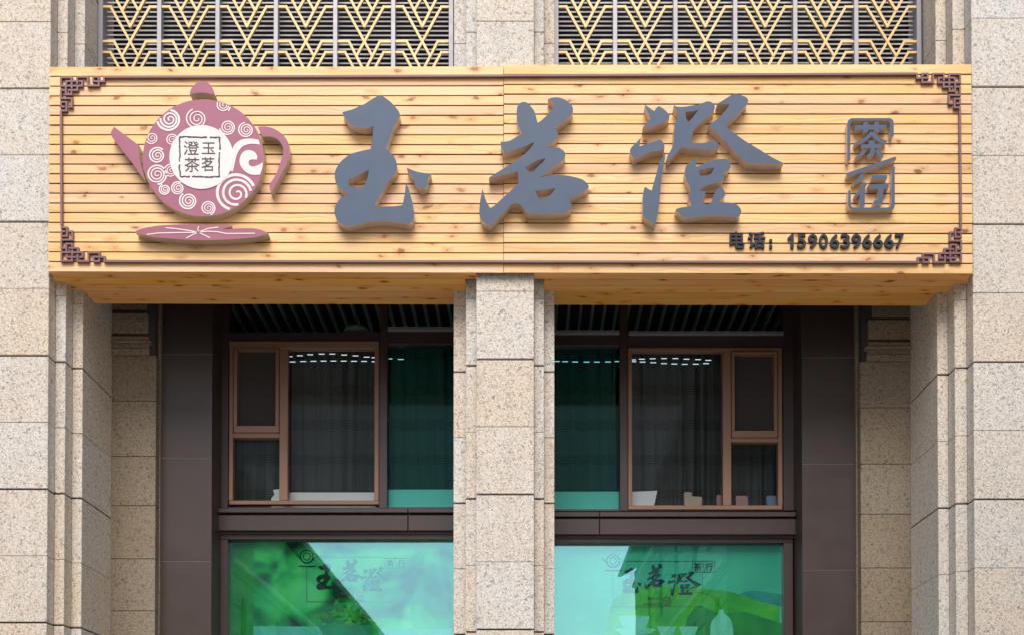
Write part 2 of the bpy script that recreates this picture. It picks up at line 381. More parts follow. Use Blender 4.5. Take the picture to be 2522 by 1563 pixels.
def lettering(name, s, u0, u1, v0, v1, y0, y1, mats, parent=None, bold=0.0):
    V, Fc, E = text_mesh(s, bold)
    xs = [q[0] for q in V]; ys = [q[1] for q in V]; ax, bx, ay, by = min(xs), max(xs), min(ys), max(ys)
    X0, Z1 = W(u0, v0, y0); X1, Z0 = W(u1, v1, y0)
    P = [(X0 + (x - ax) / (bx - ax) * (X1 - X0), Z0 + (y - ay) / (by - ay) * (Z1 - Z0)) for x, y in V]
    n = len(P); VV = [(x, y0, z) for x, z in P] + [(x, y1, z) for x, z in P]
    FF, MI = [], []
    for f in Fc:
        A, B, C = P[f[0]], P[f[1]], P[f[2]]
        cr = (B[0] - A[0]) * (C[1] - A[1]) - (B[1] - A[1]) * (C[0] - A[0])
        FF.append(f if cr > 0 else tuple(reversed(f))); MI.append(0)
    for a, b in E: FF.append((a, b, n + b, n + a)); MI.append(len(mats) - 1)
    return put(name, VV, FF, list(mats), parent, MI)
def zoom(pts, sc, ox, oy): return [(ox + x / sc, oy + y / sc) for x, y in pts]

# ------------------------------------------------------------------ ground, street, buildings across the street (they show as reflections)
def sheet(name, x0, x1, y0, y1, z, mat):
    o = put(name, [(x0, y0, z), (x1, y0, z), (x1, y1, z), (x0, y1, z)], [(0, 1, 2, 3)], mat); return tag(o, kind='structure')
sheet('ground', -400, 400, -600, 200, -0.13, 'paving')
sheet('road', -60, 60, -7.2, -2.6, -0.126, 'asphalt')
tag(box('pavement', -60, 60, -2.6, 1.6, -0.129, 0.0, 'paving'), kind='structure')

D1, D2, D3 = 0.153, 0.316, 1.09
YB, YW, YG = 1.26, 1.63, 1.70        # brown columns, window frames, glass

def town_house(name, label, xw, side, ya, yb, ze, over, roofh, group):
    """house along the side street behind the camera; wall at x = xw facing the street, eave over the street"""
    t = thing(name, (xw, (ya + yb) / 2, -0.125), label, 'building', group)
    s = side; xo = xw + s * 9
    box('wall', min(xw, xo), max(xw, xo), yb, ya, -0.125, ze - 0.05, 'stucco', t)
    xe = xw - s * over; xm = xw + s * 4.5; xf = xo + s * over
    V = [(xe, ya + .4, ze - .12), (xm, ya + .4, ze + roofh), (xf, ya + .4, ze - .12), (xe, ya + .4, ze + .06), (xm, ya + .4, ze + roofh + .2), (xf, ya + .4, ze + .06)]
    V += [(x, yb - .4, z) for x, _, z in V]
    r = put('roof', V, [(0, 1, 4, 3), (1, 2, 5, 4), (6, 9, 10, 7), (7, 10, 11, 8), (3, 4, 10, 9), (4, 5, 11, 10), (0, 6, 7, 1), (1, 7, 8, 2), (0, 3, 9, 6), (2, 8, 11, 5)], 'roof_tile', t)
    n = int((ya - yb) / 3.2)
    box('gutter', min(xe - s * .1, xe - s * .004), max(xe - s * .1, xe - s * .004), yb - .4, ya + .4, ze - .12, ze - .06, 'paving', t)
    for f in range(2 if ze < 8.5 else 3):
        z = 1.0 + f * 2.9
        box('string_course', xw - s * 0.09, xw + s * .01, yb, ya, z + 2.2, z + 2.30, 'paving', t)
        for q in (.35, .9, 1.45, 2.0): box('siding_joint', xw - s * 0.012, xw + s * .01, yb, ya, z + q, z + q + .05, 'dark_line', t)
        for i in range(n):
            y = ya - 1.6 - i * 3.2
            wn = box('window', xw - s * 0.05, xw + s * .01, y - .75, y + .75, z, z + 1.7, 'roof_tile', t)
            box('window_glass', xw - s * 0.07, xw - s * 0.045, y - .66, y + .66, z + .09, z + 1.61, 'house_glass', wn)
    return t
XE1 = -0.842 * 6.0; XE2 = 0.409 * 8.0
town_house('town_house', 'low stucco town house with dark eaves mirrored behind the green leaf poster', XE1 - .45, -1, -8.2, -52, 7.6, .45, 2.4, 'houses across the street')
town_house('town_house', 'taller stucco town house with dark eaves mirrored behind the hill and vase poster', XE2 + .48, 1, -8.2, -27, 9.6, .48, 2.6, 'houses across the street')

# ------------------------------------------------------------------ masonry backing of the shop building
def core(name, *a): return tag(box(name, *a), kind='structure')
core('wall', -9, 9, 2.6 + 3.4, 6.4, 0, 13, 'interior')
core('upper_wall', -9, 9, 1.25, 1.5, WZ(700, 1.25), 13, 'void')
core('recess_ceiling', WX(250, 760, .7), WX(2340, 760, .7), .63, 2.4, WZ(650, YW), WZ(630, YW), 'ceiling_dark')

# ------------------------------------------------------------------ granite pilasters
def courses(v0, pitch, k0, k1): return [(k, WZ(v0 + pitch * k, 0)) for k in range(k0, k1 + 1)]
def stone_course(t, strips, zt, zb, gt, gb):
    for (x0, x1, y0, y1) in strips:
        j = random.uniform(-.0015, .0015)
        box('stone_block', min(x0, x1) + .0012, max(x0, x1) - .0012, y0 + j, y1, zb + gb, zt - gt, 'granite', t, 0.004)
def pilaster(label, strips, v0, pitch, corebox):
    zs = courses(v0, pitch, -3, 11)
    x = sum((s[0] + s[1]) / 2 for s in strips) / len(strips)
    t = thing('stone_pilaster', (x, 0.2, 0), label, 'pilaster', 'stepped granite pilasters of the shopfront')
    for (k, z), (k2, z2) in zip(zs, zs[1:]):
        g = lambda q: .0075 if q % 2 else .0014
        stone_course(t, strips, z, z2, g(k), g(k2))
    for i, (x0, x1, y0, y1) in enumerate(strips):
        box('plinth', min(x0, x1) + .001, max(x0, x1) - .001, y0 + .001, y1, 0, zs[-1][1] - .004, 'granite', t, .004)
    for (x0, x1, y0, y1) in corebox:
        box('mortar_core', x0, x1, y0, y1, 0.01, zs[0][1] - .01, 'mortar', t)
    return t
XL, XS1L, X1L = WX(119.5, 873, 0), WX(161.7, 888, D1), WX(204, 902, D2)
XR, XS1R, X1R = WX(2397, 888, 0), WX(2351, 902, D1), WX(2308.5, 917.8, D2)
I = .022
pilaster('broad stepped granite pilaster beside the teapot end of the sign', [(XL - 2.2, XL, 0, .35), (XL, XS1L, D1, .5), (XS1L, X1L, D2, D3)], 54, 164.2,
         [(XL - 2.19, XL - I, I, .34), (XL - I, XS1L - I, D1 + I, .49), (XS1L - I, X1L - I, D2 + I, D3 - .01)])
pilaster('broad stepped granite pilaster beside the phone number end of the sign', [(XR + 2.2, XR, 0, .35), (XR, XS1R, D1, .5), (XS1R, X1R, D2, D3)], 45.5, 169.0,
         [(XR + I, XR + 2.19, I, .34), (XS1R + I, XR + I, D1 + I, .49), (X1R + I, XS1R + I, D2 + I, D3 - .01)])
CA, CB = WX(1173, 713, 0), WX(1315.5, 713, 0)
C1A, C1B = WX(1147, 895, D1), WX(1340, 895, D1)
C2A, C2B = WX(1117, 909, D2), WX(1365.5, 909, D2)
pilaster('narrow stepped granite pilaster standing between the two window bays', [(CA, CB, 0, .6), (C1A, CA, D1, .6), (CB, C1B, D1, .6), (C2A, C1A, D2, 1.3), (C1B, C2B, D2, 1.3)], 53, 166.2,
         [(CA + I, CB - I, I, .59), (C1A + I, CA + I + .001, D1 + I, .59), (CB - I - .001, C1B - I, D1 + I, .59), (C2A + I, C2B - I, D2 + I + .02, 1.29)])

# ------------------------------------------------------------------ lattice screens over the sign
YL = 0.66
def lattice(label, u0, u1, divs, slope, group):
    vt = -150
    t = thing('lattice_screen', (WX((u0 + u1) / 2, 0, YL), YL, WZ(175, YL)), label, 'screen', group)
    X0, X1 = WX(u0, 80, YL), WX(u1, 80, YL)
    Z0, Z1 = WZ(230, YL), WZ(vt, YL)
    fw = .045
    for a, b in ((X0, X0 + fw), (X1 - fw, X1)): box('frame_post', a, b, YL - .02, YL + .09, Z0, Z1, 'grey_metal', t, .003)
    cs = [X0 + fw / 2] + [WX(d, 80, YL) for d in divs] + [X1 - fw / 2]
    for x in cs[1:-1]: box('mullion', x - .021, x + .021, YL - .025, YL + .05, Z0, Z1, 'grey_metal', t, .003)
    pitch = WZ(80, YL) - WZ(91.5, YL); k = 0; z = Z0
    while z < Z1:
        dz = slope * (X1 - X0)
        e = random.uniform(-.003, .003)
        hexa('louvre_slat', [(X0 + .01, YL + .12, z + e), (X1 - .01, YL + .12, z + dz + e), (X1 - .01, YL + .131, z + dz + .005 + e), (X0 + .01, YL + .131, z + .005 + e),
                    (X0 + .01, YL + .117, z + .012 + e), (X1 - .01, YL + .117, z + dz + .012 + e), (X1 - .01, YL + .13, z + dz + .016 + e), (X0 + .01, YL + .13, z + .016 + e)], 'slat', t)
        z += pitch
    q = WZ(80, YL) - WZ(80 + 112, YL)
    zr = WZ(18.7, YL)
    def zv(zy, per): return zr - (zy - 65) / 390 * q + per * q
    for a, b in zip(cs, cs[1:]):
        xc = (a + b) / 2; hw = (b - a) / 2; s = hw / 250.0        # drawing units: half a panel is 250 wide
        def xx(d, sg): return xc + sg * d * s
        for per in range(-1, 3):
            for sg in (-1, 1):
                y0, y1 = YL - .012, YL + .012
                o = .0015 * sg
                segs = [((xx(250, sg), zv(65, per)), (xx(166, sg), zv(65, per))), ((xx(166, sg), zv(65, per)), (xx(-66, sg), zv(482, per)))]
                bars('lattice_bar', segs, y0 + o, y1, .022, 'lattice_gold', t)
                segs = [((xx(250, sg), zv(362, per)), (xx(134, sg), zv(362, per))), ((xx(134, sg), zv(362, per)), (xx(0, sg), zv(622, per)))]
                bars('lattice_bar', segs, y0 + o - .0006, y1, .022, 'lattice_gold', t)
    return t
lattice('gold chevron lattice screen with grey louvres above the teapot half of the sign', 243, 1117, [393.7, 537, 680.5, 826.5, 969], -.0015, 'lattice screens above the sign')
lattice('gold chevron lattice screen with grey louvres above the phone number half of the sign', 1364, 2268, [1514.5, 1663, 1810, 1957.5, 2107.5], 0.001, 'lattice screens above the sign')

# ------------------------------------------------------------------ the sign
YS = -0.06
sxl, sxr, sxm = WX(120.3, 420, YS), WX(2394, 420, YS), WX(1240.3, 420, YS)
sign = thing('shop_sign', ((sxl + sxr) / 2, YS, WZ(671, YS)), 'long pine plank sign with a plum teapot and blue grey Chinese characters', 'sign')
def zl(v): return WZ(v, YS)
rows = 21
for (xa, xb, va0, va1, vb0, vb1) in ((sxl, sxm, 165, 668.5, 163.8, 671.8), (sxm, sxr, 159.6, 671.8, 159, 674)):
    za0, za1, zb0, zb1 = zl(va0), zl(va1), zl(vb0), zl(vb1)
    for i in range(rows):
        g = .0052
        a0 = za0 + (za1 - za0) * i / rows - (g if i else 0); a1 = za0 + (za1 - za0) * (i + 1) / rows + (g if i < rows - 1 else 0)
        b0 = zb0 + (zb1 - zb0) * i / rows - (g if i else 0); b1 = zb0 + (zb1 - zb0) * (i + 1) / rows + (g if i < rows - 1 else 0)
        e = random.uniform(-.0012, .0012); r = [random.uniform(-.0011, .0011) for _ in range(4)] if 0 < i < rows - 1 else [0] * 4
        x0, x1 = xa + (.0 if xa == sxl else .0016), xb - (0 if xb == sxr else .0016)
        hexa('plank', [(x0, YS + e, a1 + r[0]), (x1, YS + e, b1 + r[1]), (x1, YS + .009, b1 + r[1]), (x0, YS + .009, a1 + r[0]),
                       (x0, YS + e, a0 + r[2]), (x1, YS + e, b0 + r[3]), (x1, YS + .009, b0 + r[3]), (x0, YS + .009, a0 + r[2])], 'pine', sign, .0014)
z_bl, z_bm, z_br, z_tl, z_tr = zl(668.5), zl(671.8), zl(674), zl(165), zl(159)
box('backing_board', sxl + .006, sxr - .006, YS + .0095, -.006, max(z_bl, z_br) + .02, min(z_tl, z_tr) - .028, 'void', sign)
# soffit planks, notched round the stone steps
def zs_at(x): return z_bl + (z_br - z_bl) * (x - sxl) / (sxr - sxl)
NS = 5; ya, yb = YS + .010, 0.625
def lim_l(y): return sxl if y < D1 - .02 else (XL if y < D1 + .03 else (XS1L if y > D2 - .04 else XL))
for i in range(NS):
    y0 = ya + (yb - ya) * i / NS; y1 = ya + (yb - ya) * (i + 1) / NS - (.008 if i < 4 else 0)
    left = [sxl + .002, XL + .0, XL, XS1L + .0, X1L - .0][i]; right = [sxr - .002, XR, XR, XS1R, X1R][i]
    if i == 4: left, right = X1L, X1R
    if i == 3: left, right = XS1L, XS1R
    ca = [CA, C1A, C1A, C2A, C2A][i]; cb = [CB, C1B, C1B, C2B, C2B][i]
    for x0, x1 in ((left, ca), (cb, right)):
        e = random.uniform(0, .002)
        za, zb = zs_at(x0) + e, zs_at(x1) + e
        hexa('soffit_plank', [(x0, y0, za), (x1, y0, zb), (x1, y1, zb), (x0, y1, za), (x0, y0, za + .006), (x1, y0, zb + .006), (x1, y1, zb + .006), (x0, y1, za + .006)], 'pine_bounce', sign, .001)
for x0, x1 in ((X1L, C2A), (C2B, X1R)):
    za, zb = zs_at(x0) + .0088, zs_at(x1) + .0088
    hexa('soffit_backing', [(x0, -.003, za), (x1, -.003, zb), (x1, .624, zb), (x0, .624, za), (x0, -.003, za + .03), (x1, -.003, zb + .03), (x1, .624, zb + .03), (x0, .624, za + .03)], 'void', sign)
hexa('top_plank', [(sxl, YS + .010, z_tl - .022), (sxr, YS + .010, z_tr - .022), (sxr, -.003, z_tr - .022), (sxl, -.003, z_tl - .022),
                   (sxl, YS + .010, z_tl - .002), (sxr, YS + .010, z_tr - .002), (sxr, -.003, z_tr - .002), (sxl, -.003, z_tl - .002)], 'pine', sign)

# border rails and corner frets
YT0, YT1 = YS - .03, YS - .0015
FR = [[(490, 215), (490, 150), (130, 150), (130, 435), (852, 435), (852, 275), (760, 275)], [(500, 350), (500, 500)], [(320, 345), (320, 275), (595, 275)],
      [(680, 345), (680, 135), (1045, 135), (1045, 425), (1415, 425), (1415, 345)], [(1410, 205), (1410, 135), (1225, 135), (1225, 280), (1590, 280), (1590, 133), (1690, 133)],
      [(300, 495), (300, 725), (490, 725), (490, 650)], [(400, 580), (690, 580), (690, 495)], [(245, 580), (130, 580), (130, 860), (500, 860), (500, 1145), (400, 1145)],
      [(235, 1140), (135, 1140), (135, 985), (320, 985), (320, 1275), (135, 1275), (135, 1400)]]
def fret(cu, cv, sx_, sy_):
    segs = []
    for pl in FR:
        q = [W(cu + sx_ * (x - 97) / 13.746, cv + sy_ * (y - 117) / 13.746, YT0) for x, y in pl]
        segs += list(zip(q, q[1:]))
    return bars('corner_fret', segs, YT0, YT1, .0155, 'trim', sign)
CR = {'tl': (147.1, 188.3), 'tr': (2367.4, 180.3), 'bl': (148.4, 644.6), 'br': (2369.9, 647)}
fret(*CR['tl'], 1, 1); fret(*CR['tr'], -1, 1); fret(*CR['bl'], 1, -1); fret(*CR['br'], -1, -1)
RX, RY = (1690 - 97) / 13.746, (1400 - 117) / 13.746
def rail(u0, v0, u1, v1): return bars('border_rail', [(W(u0, v0, YT0), W(u1, v1, YT0))], YT0 - .002, YT1, .0185, 'trim', sign)
rail(147.1 + RX, 189.5, 1240, 186.3); rail(1240, 186.0, 2367.4 - RX, 181.6)
rail(148.4 + RX, 643.2, 1240, 643.9); rail(1240, 644.2, 2369.9 - RX, 645.7)
rail(149.8, 188.3 + RY, 151.1, 644.6 - RY); rail(2364.7, 180.3 + RY, 2367.1, 647 - RY)

# calligraphy characters
YC = -0.168
Z3 = lambda p: zoom(p, 3.78, 780, 200)
Z4 = lambda p: zoom(p, 3.979, 1150, 220)
Z5 = lambda p: zoom(p, 3.7795, 1520, 200)
Z6 = lambda p: zoom(p, 4.086, 1760, 270)
YU = [[[(590,128),(640,158),(695,200),(740,250),(765,285),(775,320),(755,362),(730,400),(712,440),(700,475),(680,530),(660,590),(643,640),(680,662),(715,695),(740,745),(747,800),(740,840),(715,880),(680,905),(650,955),(620,1010),(590,1060),(560,1115),(535,1163),(600,1170),(660,1168),(730,1165),(798,1155),(812,1090),(825,1010),(828,957),(850,985),(865,1030),(880,1090),(890,1120),(897,1180),(905,1220),(905,1260),(895,1300),(870,1325),(835,1332),(780,1318),(720,1308),(660,1303),(600,1303),(520,1307),(450,1318),(380,1335),(293,1352),(240,1335),(205,1310),(180,1275),(168,1240),(165,1200),(175,1160),(200,1115),(240,1080),(300,1058),(260,1030),(215,1000),(185,960),(172,920),(167,870),(175,830),(200,780),(240,735),(300,690),(370,662),(440,645),(500,635),(512,580),(520,520),(525,470),(530,418),(490,432),(440,438),(380,430),(340,418),(310,400),(285,375),(262,340),(238,290),(330,265),(400,233),(460,205),(520,165)],
       [(485,825),(430,855),(380,875),(340,895),(300,915),(298,960),(330,985),(375,998),(410,993),(440,970),(462,935),(475,890)]],
      [[(838,805),(880,825),(950,848),(1010,858),(1065,860),(1045,885),(1035,920),(1035,955),(1025,985),(1000,998),(970,1000),(945,990),(928,975),(910,930),(885,885),(860,845)]]]
MING = [[[(793,100),(830,85),(880,80),(930,90),(980,115),(1020,150),(1040,190),(1035,225),(1020,255),(980,290),(930,330),(885,360),(850,388),(880,398),(892,425),(890,460),(870,490),(840,520),(800,550),(768,580),(830,570),(880,572),(930,590),(960,620),(962,660),(945,690),(910,720),(860,755),(810,790),(760,830),(708,870),(770,855),(850,843),(920,843),(1000,850),(1070,865),(1130,885),(1170,915),(1195,950),(1175,985),(1120,1015),(1060,1050),(992,1083),(1015,1110),(1025,1150),(1015,1180),(980,1200),(930,1215),(850,1222),(760,1222),(680,1220),(610,1218),(580,1200),(555,1170),(530,1140),(500,1122),(465,1118),(435,1128),(405,1160),(360,1205),(300,1270),(260,1310),(230,1340),(195,1325),(160,1300),(130,1255),(122,1200),(125,1130),(135,1060),(153,975),(170,1040),(195,1110),(230,1165),(270,1140),(330,1085),(390,1030),(440,985),(480,945),(507,910),(503,860),(497,805),(430,820),(370,832),(300,848),(215,868),(290,820),(380,765),(460,715),(540,655),(600,605),(640,555),(660,515),(600,545),(540,570),(470,590),(410,610),(367,625),(350,590),(332,560),(330,515),(380,515),(430,500),(490,465),(545,432),(520,400),(500,350),(490,290),(487,220),(495,170),(525,135),(560,125),(600,140),(630,175),(660,215),(675,260),(685,300),(692,330),(730,305),(780,260),(820,215),(845,185),(855,150),(840,125),(815,108)],
         [(770,675),(720,690),(660,710),(600,745),(565,770),(590,790),(630,815),(660,800),(690,765),(720,735),(755,705)],
         [(870,968),(820,975),(750,985),(668,993),(685,1030),(708,1080),(760,1065),(805,1047),(840,1010)]]]
CHENG = [[[(258,220),(295,245),(345,280),(365,250),(388,232),(430,258),(465,290),(490,320),(480,350),(440,380),(390,400),(320,418),(240,430),(270,395),(310,352),(290,300),(270,260)]],
         [[(220,530),(215,560),(207,608),(260,590),(330,565),(400,548),(420,562),(440,600),(440,640),(400,648),(340,650),(290,670),(220,700),(152,722),(135,690),(120,650),(130,620),(170,580)]],
         [[(447,655),(445,720),(430,800),(415,880),(408,940),(400,1040),(392,1130),(380,1220),(365,1290),(352,1340),(300,1300),(243,1258),(240,1180),(240,1090),(245,1020),(260,985),(285,1000),(320,1020),(340,950),(365,860),(390,770),(420,710)]],
         [[(527,225),(560,240),(620,240),(700,228),(770,215),(820,195),(860,190),(895,210),(910,240),(900,275),(870,310),(820,350),(770,395),(725,435),(705,470),(695,520),(690,575),(760,578),(830,572),(875,553),(920,570),(950,595),(935,620),(890,637),(840,640),(780,635),(720,628),(660,625),(600,618),(570,650),(530,690),(495,725),(465,740),(465,705),(490,660),(520,600),(528,540),(530,460),(540,390),(555,340),(575,292),(545,265)],
          [(762,263),(710,280),(635,287),(640,330),(650,365),(660,385),(690,355),(725,310)]],
         [[(1085,120),(1110,117),(1160,135),(1205,155),(1220,185),(1205,215),(1180,245),(1140,290),(1090,340),(1040,380),(1000,405),(1040,445),(1110,500),(1180,550),(1270,605),(1360,660),(1450,715),(1550,765),(1480,772),(1380,775),(1290,770),(1208,757),(1180,735),(1100,660),(1000,550),(930,480),(880,440),(850,412),(890,385),(960,330),(1010,270),(1050,217),(990,215),(930,212),(985,180),(1040,145)]],
         [[(745,722),(738,750),(732,795),(760,795),(800,770),(860,745),(930,730),(1000,725),(1040,740),(1055,770),(1055,800),(1035,830),(1000,850),(975,865),(990,875),(990,910),(985,935),(930,945),(870,960),(820,975),(770,1005),(770,1020),(825,1025),(820,1060),(800,1095),(785,1130),(830,1145),(865,1138),(890,1100),(905,1050),(920,1015),(950,990),(970,985),(990,1010),(1010,1050),(990,1080),(940,1130),(1010,1130),(1080,1135),(1120,1155),(1150,1190),(1155,1220),(1140,1250),(1110,1265),(1040,1260),(970,1255),(880,1252),(800,1255),(720,1265),(640,1268),(605,1255),(570,1225),(545,1195),(580,1180),(640,1172),(690,1163),(680,1120),(665,1090),(670,1050),(680,1010),(670,970),(650,935),(635,895),(630,840),(640,800),(665,765),(700,740)],
          [(907,805),(850,812),(765,828),(765,860),(780,882),(830,880),(862,870),(885,845)]]]
def carve(shapes, zf, name, label, y0=YC, y1=YS - .001, mats=('letter_face', 'letter_side'), sub='stroke', sm=2):
    p0 = None
    big = sorted(shapes, key=lambda s: -len(s[0]))
    for s in big:
        o = prism(name if p0 is None else sub, [zf(l) for l in s], y0, y1, list(mats), sign if p0 is None else p0, sm)
        if p0 is None: p0 = o; o['label'] = label
    return p0
carve(YU, Z3, 'calligraphy_character', 'blue grey character with a lone dot stroke beside it')
carve(MING, Z4, 'calligraphy_character', 'blue grey character with two tilted horns, over the plank seam')
carve(CHENG, Z5, 'calligraphy_character', 'blue grey character of six separate strokes')
CHA = [[[(1410,160),(1500,155),(1500,125),(1545,125),(1545,153),(1610,153),(1610,125),(1655,125),(1655,155),(1733,153),(1730,195),(1655,197),(1655,228),(1608,228),(1608,200),(1545,200),(1545,226),(1495,228),(1497,201),(1415,205)]],
       [[(1565,222),(1610,230),(1650,275),(1700,305),(1738,315),(1720,350),(1670,335),(1620,300),(1580,262),(1540,305),(1490,335),(1450,355),(1420,365),(1410,335),(1460,315),(1510,285),(1545,250)]],
       [[(1555,312),(1612,312),(1612,345),(1678,345),(1680,385),(1612,388),(1612,440),(1600,470),(1550,475),(1535,448),(1570,445),(1570,388),(1480,392),(1478,352),(1557,350)]],
       [[(1490,400),(1535,410),(1500,450),(1460,480),(1420,505),(1415,480),(1455,450)]], [[(1610,415),(1650,400),(1680,435),(1702,470),(1680,495),(1645,460)]]]
XING = [[[(1470,648),(1512,662),(1490,705),(1450,735),(1410,755),(1390,738),(1430,710)]], [[(1495,728),(1540,745),(1515,790),(1510,970),(1460,978),(1462,855),(1430,880),(1410,860),(1460,805)]],
        [[(1590,660),(1738,660),(1735,700),(1580,700)]], [[(1550,755),(1755,745),(1752,790),(1700,795),(1698,920),(1680,955),(1625,965),(1595,945),(1605,918),(1645,912),(1648,795),(1555,795)]]]
CARTOUCHE = [[[(1335,520),(1335,140),(1345,108),(1375,87),(1765,87),(1795,105),(1803,140),(1803,262),(1788,278),(1770,262),(1768,150),(1762,125),(1745,112),(1395,112),(1375,125),(1367,145),(1365,505),(1350,520)]],
             [[(1330,640),(1800,480),(1825,475),(1828,500),(1800,520),(1350,675),(1330,668)]],
             [[(1345,820),(1355,808),(1370,825),(1372,960),(1380,980),(1400,987),(1745,987),(1770,975),(1783,950),(1785,580),(1800,568),(1813,580),(1813,965),(1803,995),(1770,1012),(1385,1012),(1355,995),(1342,960)]]]
Y6 = -0.132
carve(CHA, Z6, 'tea_character', 'small blue grey character inside the upper half of the cartouche', Y6, YS - .001, sm=1)
carve(XING, Z6, 'trade_character', 'small blue grey character inside the lower half of the cartouche', Y6, YS - .001, sm=1)
carve(CARTOUCHE, Z6, 'cartouche_frame', 'rounded blue grey frame with a slanting bar', Y6, YS - .001, sub='frame_piece', sm=1)

# phone line
YP = YS - .022
def z6b(a, b, c, d): return (1760 + a / 4.086, 1760 + b / 4.086, 270 + c / 4.086, 270 + d / 4.086)
for s, a, b in (('电', 152, 303), ('话', 337, 513)): lettering('phone_character', s, *z6b(a, b, 1228, 1395), YP, YS - .001, ('phone',), sign, .016)
for c in (1303, 1362):
    u0, u1, v0, v1 = z6b(553, 580, c, c + 32); pbox('colon_dot', u0, u1, v0, v1, YP, YS - .001, 'phone', sign)
dx = [(735,795),(833,923),(942,1035),(1052,1143),(1162,1258),(1268,1365),(1380,1478),(1490,1586),(1600,1697),(1710,1806),(1818,1908)]
prism('digit', [Z6([(737, 1290), (775, 1253), (797, 1253), (797, 1393), (766, 1393), (766, 1296), (740, 1318)])], YP, YS - .001, ['phone'], sign, 1)
for ch, (a, b) in list(zip('15906396667', dx))[1:]: lettering('digit', ch, *z6b(a, b, 1253, 1393), YP, YS - .001, ('phone',), sign, .014)

# teapot emblem
Z2 = lambda p: zoom(p, 3.436, 250, 180)
YE = -0.155
def ell(cx, cy, rx, ry, n=72): return [(cx + rx * math.cos(2 * math.pi * i / n), cy + ry * math.sin(2 * math.pi * i / n)) for i in range(n)]
DISC = (862, 719, 512, 495)
pot = prism('teapot_emblem', [Z2(ell(*DISC, 96))], YE, YS - .001, ['plum', 'plum_side'], sign, 1); pot['label'] = 'round plum teapot body with cream spirals'
LID = [(745,180),(752,150),(765,125),(790,95),(820,75),(850,68),(890,75),(920,100),(945,140),(960,187),(920,175),(870,168),(810,168)]
SPOUT = [(105,455),(160,497),(240,556),(320,615),(317,670),(322,730),(337,800),(362,880),(372,915),(300,820),(250,745),(180,660),(130,590),(85,535),(78,510),(92,480)]
HANDLE = [(1323,457),(1380,452),(1440,465),(1500,495),(1550,540),(1580,590),(1590,640),(1590,690),(1575,740),(1550,800),(1520,860),(1490,915),(1460,970),(1432,1018),(1420,960),(1430,930),(1470,870),(1500,800),(1525,730),(1538,680),(1535,630),(1510,580),(1470,550),(1420,538),(1362,540),(1342,500)]
SAUCER = [(283,1345),(330,1320),(430,1300),(550,1287),(700,1283),(850,1285),(980,1288),(1080,1290),(1102,1300),(1060,1312),(1010,1326),(1080,1321),(1180,1315),(1280,1315),(1340,1325),(1390,1345),(1410,1357),(1380,1370),(1300,1390),(1200,1400),(1100,1408),(1000,1412),(850,1415),(700,1410),(550,1398),(450,1390),(350,1370)]
for nm, pl in (('lid_knob', LID), ('spout', SPOUT), ('handle', HANDLE), ('saucer', SAUCER)):
    prism(nm, [Z2(pl)], YE - .003, YS - .001, ['plum', 'plum_side'], pot, 2)
prism('medallion', [Z2(ell(845, 712, 271, 270))], YE - .006, YE - .0005, ['cream_print', 'cream_print'], pot, 1)
def inside(x, y, k=0.985): return ((x - DISC[0]) / DISC[2]) ** 2 + ((y - DISC[1]) / DISC[3]) ** 2 < k * k
PXM = D / F / 3.436
def spiral(cx, cy, r, turns, wd, ph):
    pts, wds, runs = [], [], []
    n = int(60 * turns)
    for i in range(n + 1):
        t = i / n; rr = r * (0.06 + 0.94 * t ** 0.85); a = ph + 2 * math.pi * turns * t
        x, y = cx + r * .12 * (1 - t) + rr * math.cos(a), cy + rr * math.sin(a) * .97
        if inside(x, y): pts.append(W(*Z2([(x, y)])[0], YE)); wds.append(wd * PXM * (0.7 + 0.5 * t))
        else:
            if len(pts) > 1: runs.append((pts, wds))
            pts, wds = [], []
    if len(pts) > 1: runs.append((pts, wds))
    return ribbon('spiral_print', runs, YE - .003, YE + .0005, 'cream_print', pot)
for cx, cy, r, tn, wd in ((570,395,98,3.2,15),(803,390,88,2.8,9),(1030,275,64,2.9,9),(1066,462,66,2.9,9),(1222,485,65,2.9,9),(425,553,52,2.3,8),(595,568,52,2.5,8),(470,700,70,2.8,11),(465,860,88,3.2,11),(585,830,60,2.8,8),(535,988,48,2.7,9),(645,978,57,2.9,9),(733,1085,75,3.0,11),(900,1145,63,2.9,9),(1130,1022,172,3.3,21)):
    spiral(cx, cy, r, tn, wd, random.uniform(0, 6.28))
SW1 = [(1112,632),(1150,585),(1200,560),(1262,556),(1328,566),(1341,608),(1290,600),(1232,606),(1182,632),(1146,690),(1128,760),(1112,832),(1085,830),(1100,740)]
SW2 = [(1340,862),(1270,862),(1210,830),(1175,780),(1168,735),(1185,685),(1220,658),(1262,655),(1300,675),(1318,710),(1312,735),(1285,733),(1255,737),(1243,758),(1255,785),(1290,792),(1330,778),(1364,757),(1362,800)]
for s in (SW1, SW2): prism('swirl_print', [Z2(s)], YE - .0032, YE + .0005, ['cream_print'], pot, 2)
YM = YE - .009
def m4(a, b, c, d): return (250 + a / 3.436, 250 + b / 3.436, 180 + c / 3.436, 180 + d / 3.436)
for s, a, b, c, d in (('澄', 695, 825, 577, 693), ('玉', 848, 962, 588, 685), ('茶', 702, 830, 715, 838), ('茗', 845, 953, 712, 832)):
    lettering('seal_character', s, *m4(a, b, c, d), YM, YE - .0055, ('ink',), pot, 0.0)
fr = []
for (a, b, c, d) in ((657, 540, 1000, 545), (1000, 545, 995, 880), (995, 880, 662, 875), (662, 875, 660, 540)):
    n = 16
    pl = [(a + (c - a) * i / n + random.uniform(-4, 4), b + (d - b) * i / n + random.uniform(-4, 4)) for i in range(n + 1)]
    cut = random.choice((4, 5, 11))
    for q in (pl[:cut + 1], pl[cut + 1:]):
        fr.append(([W(*Z2([z])[0], YM) for z in q], [PXM * random.uniform(8, 15) for _ in q]))
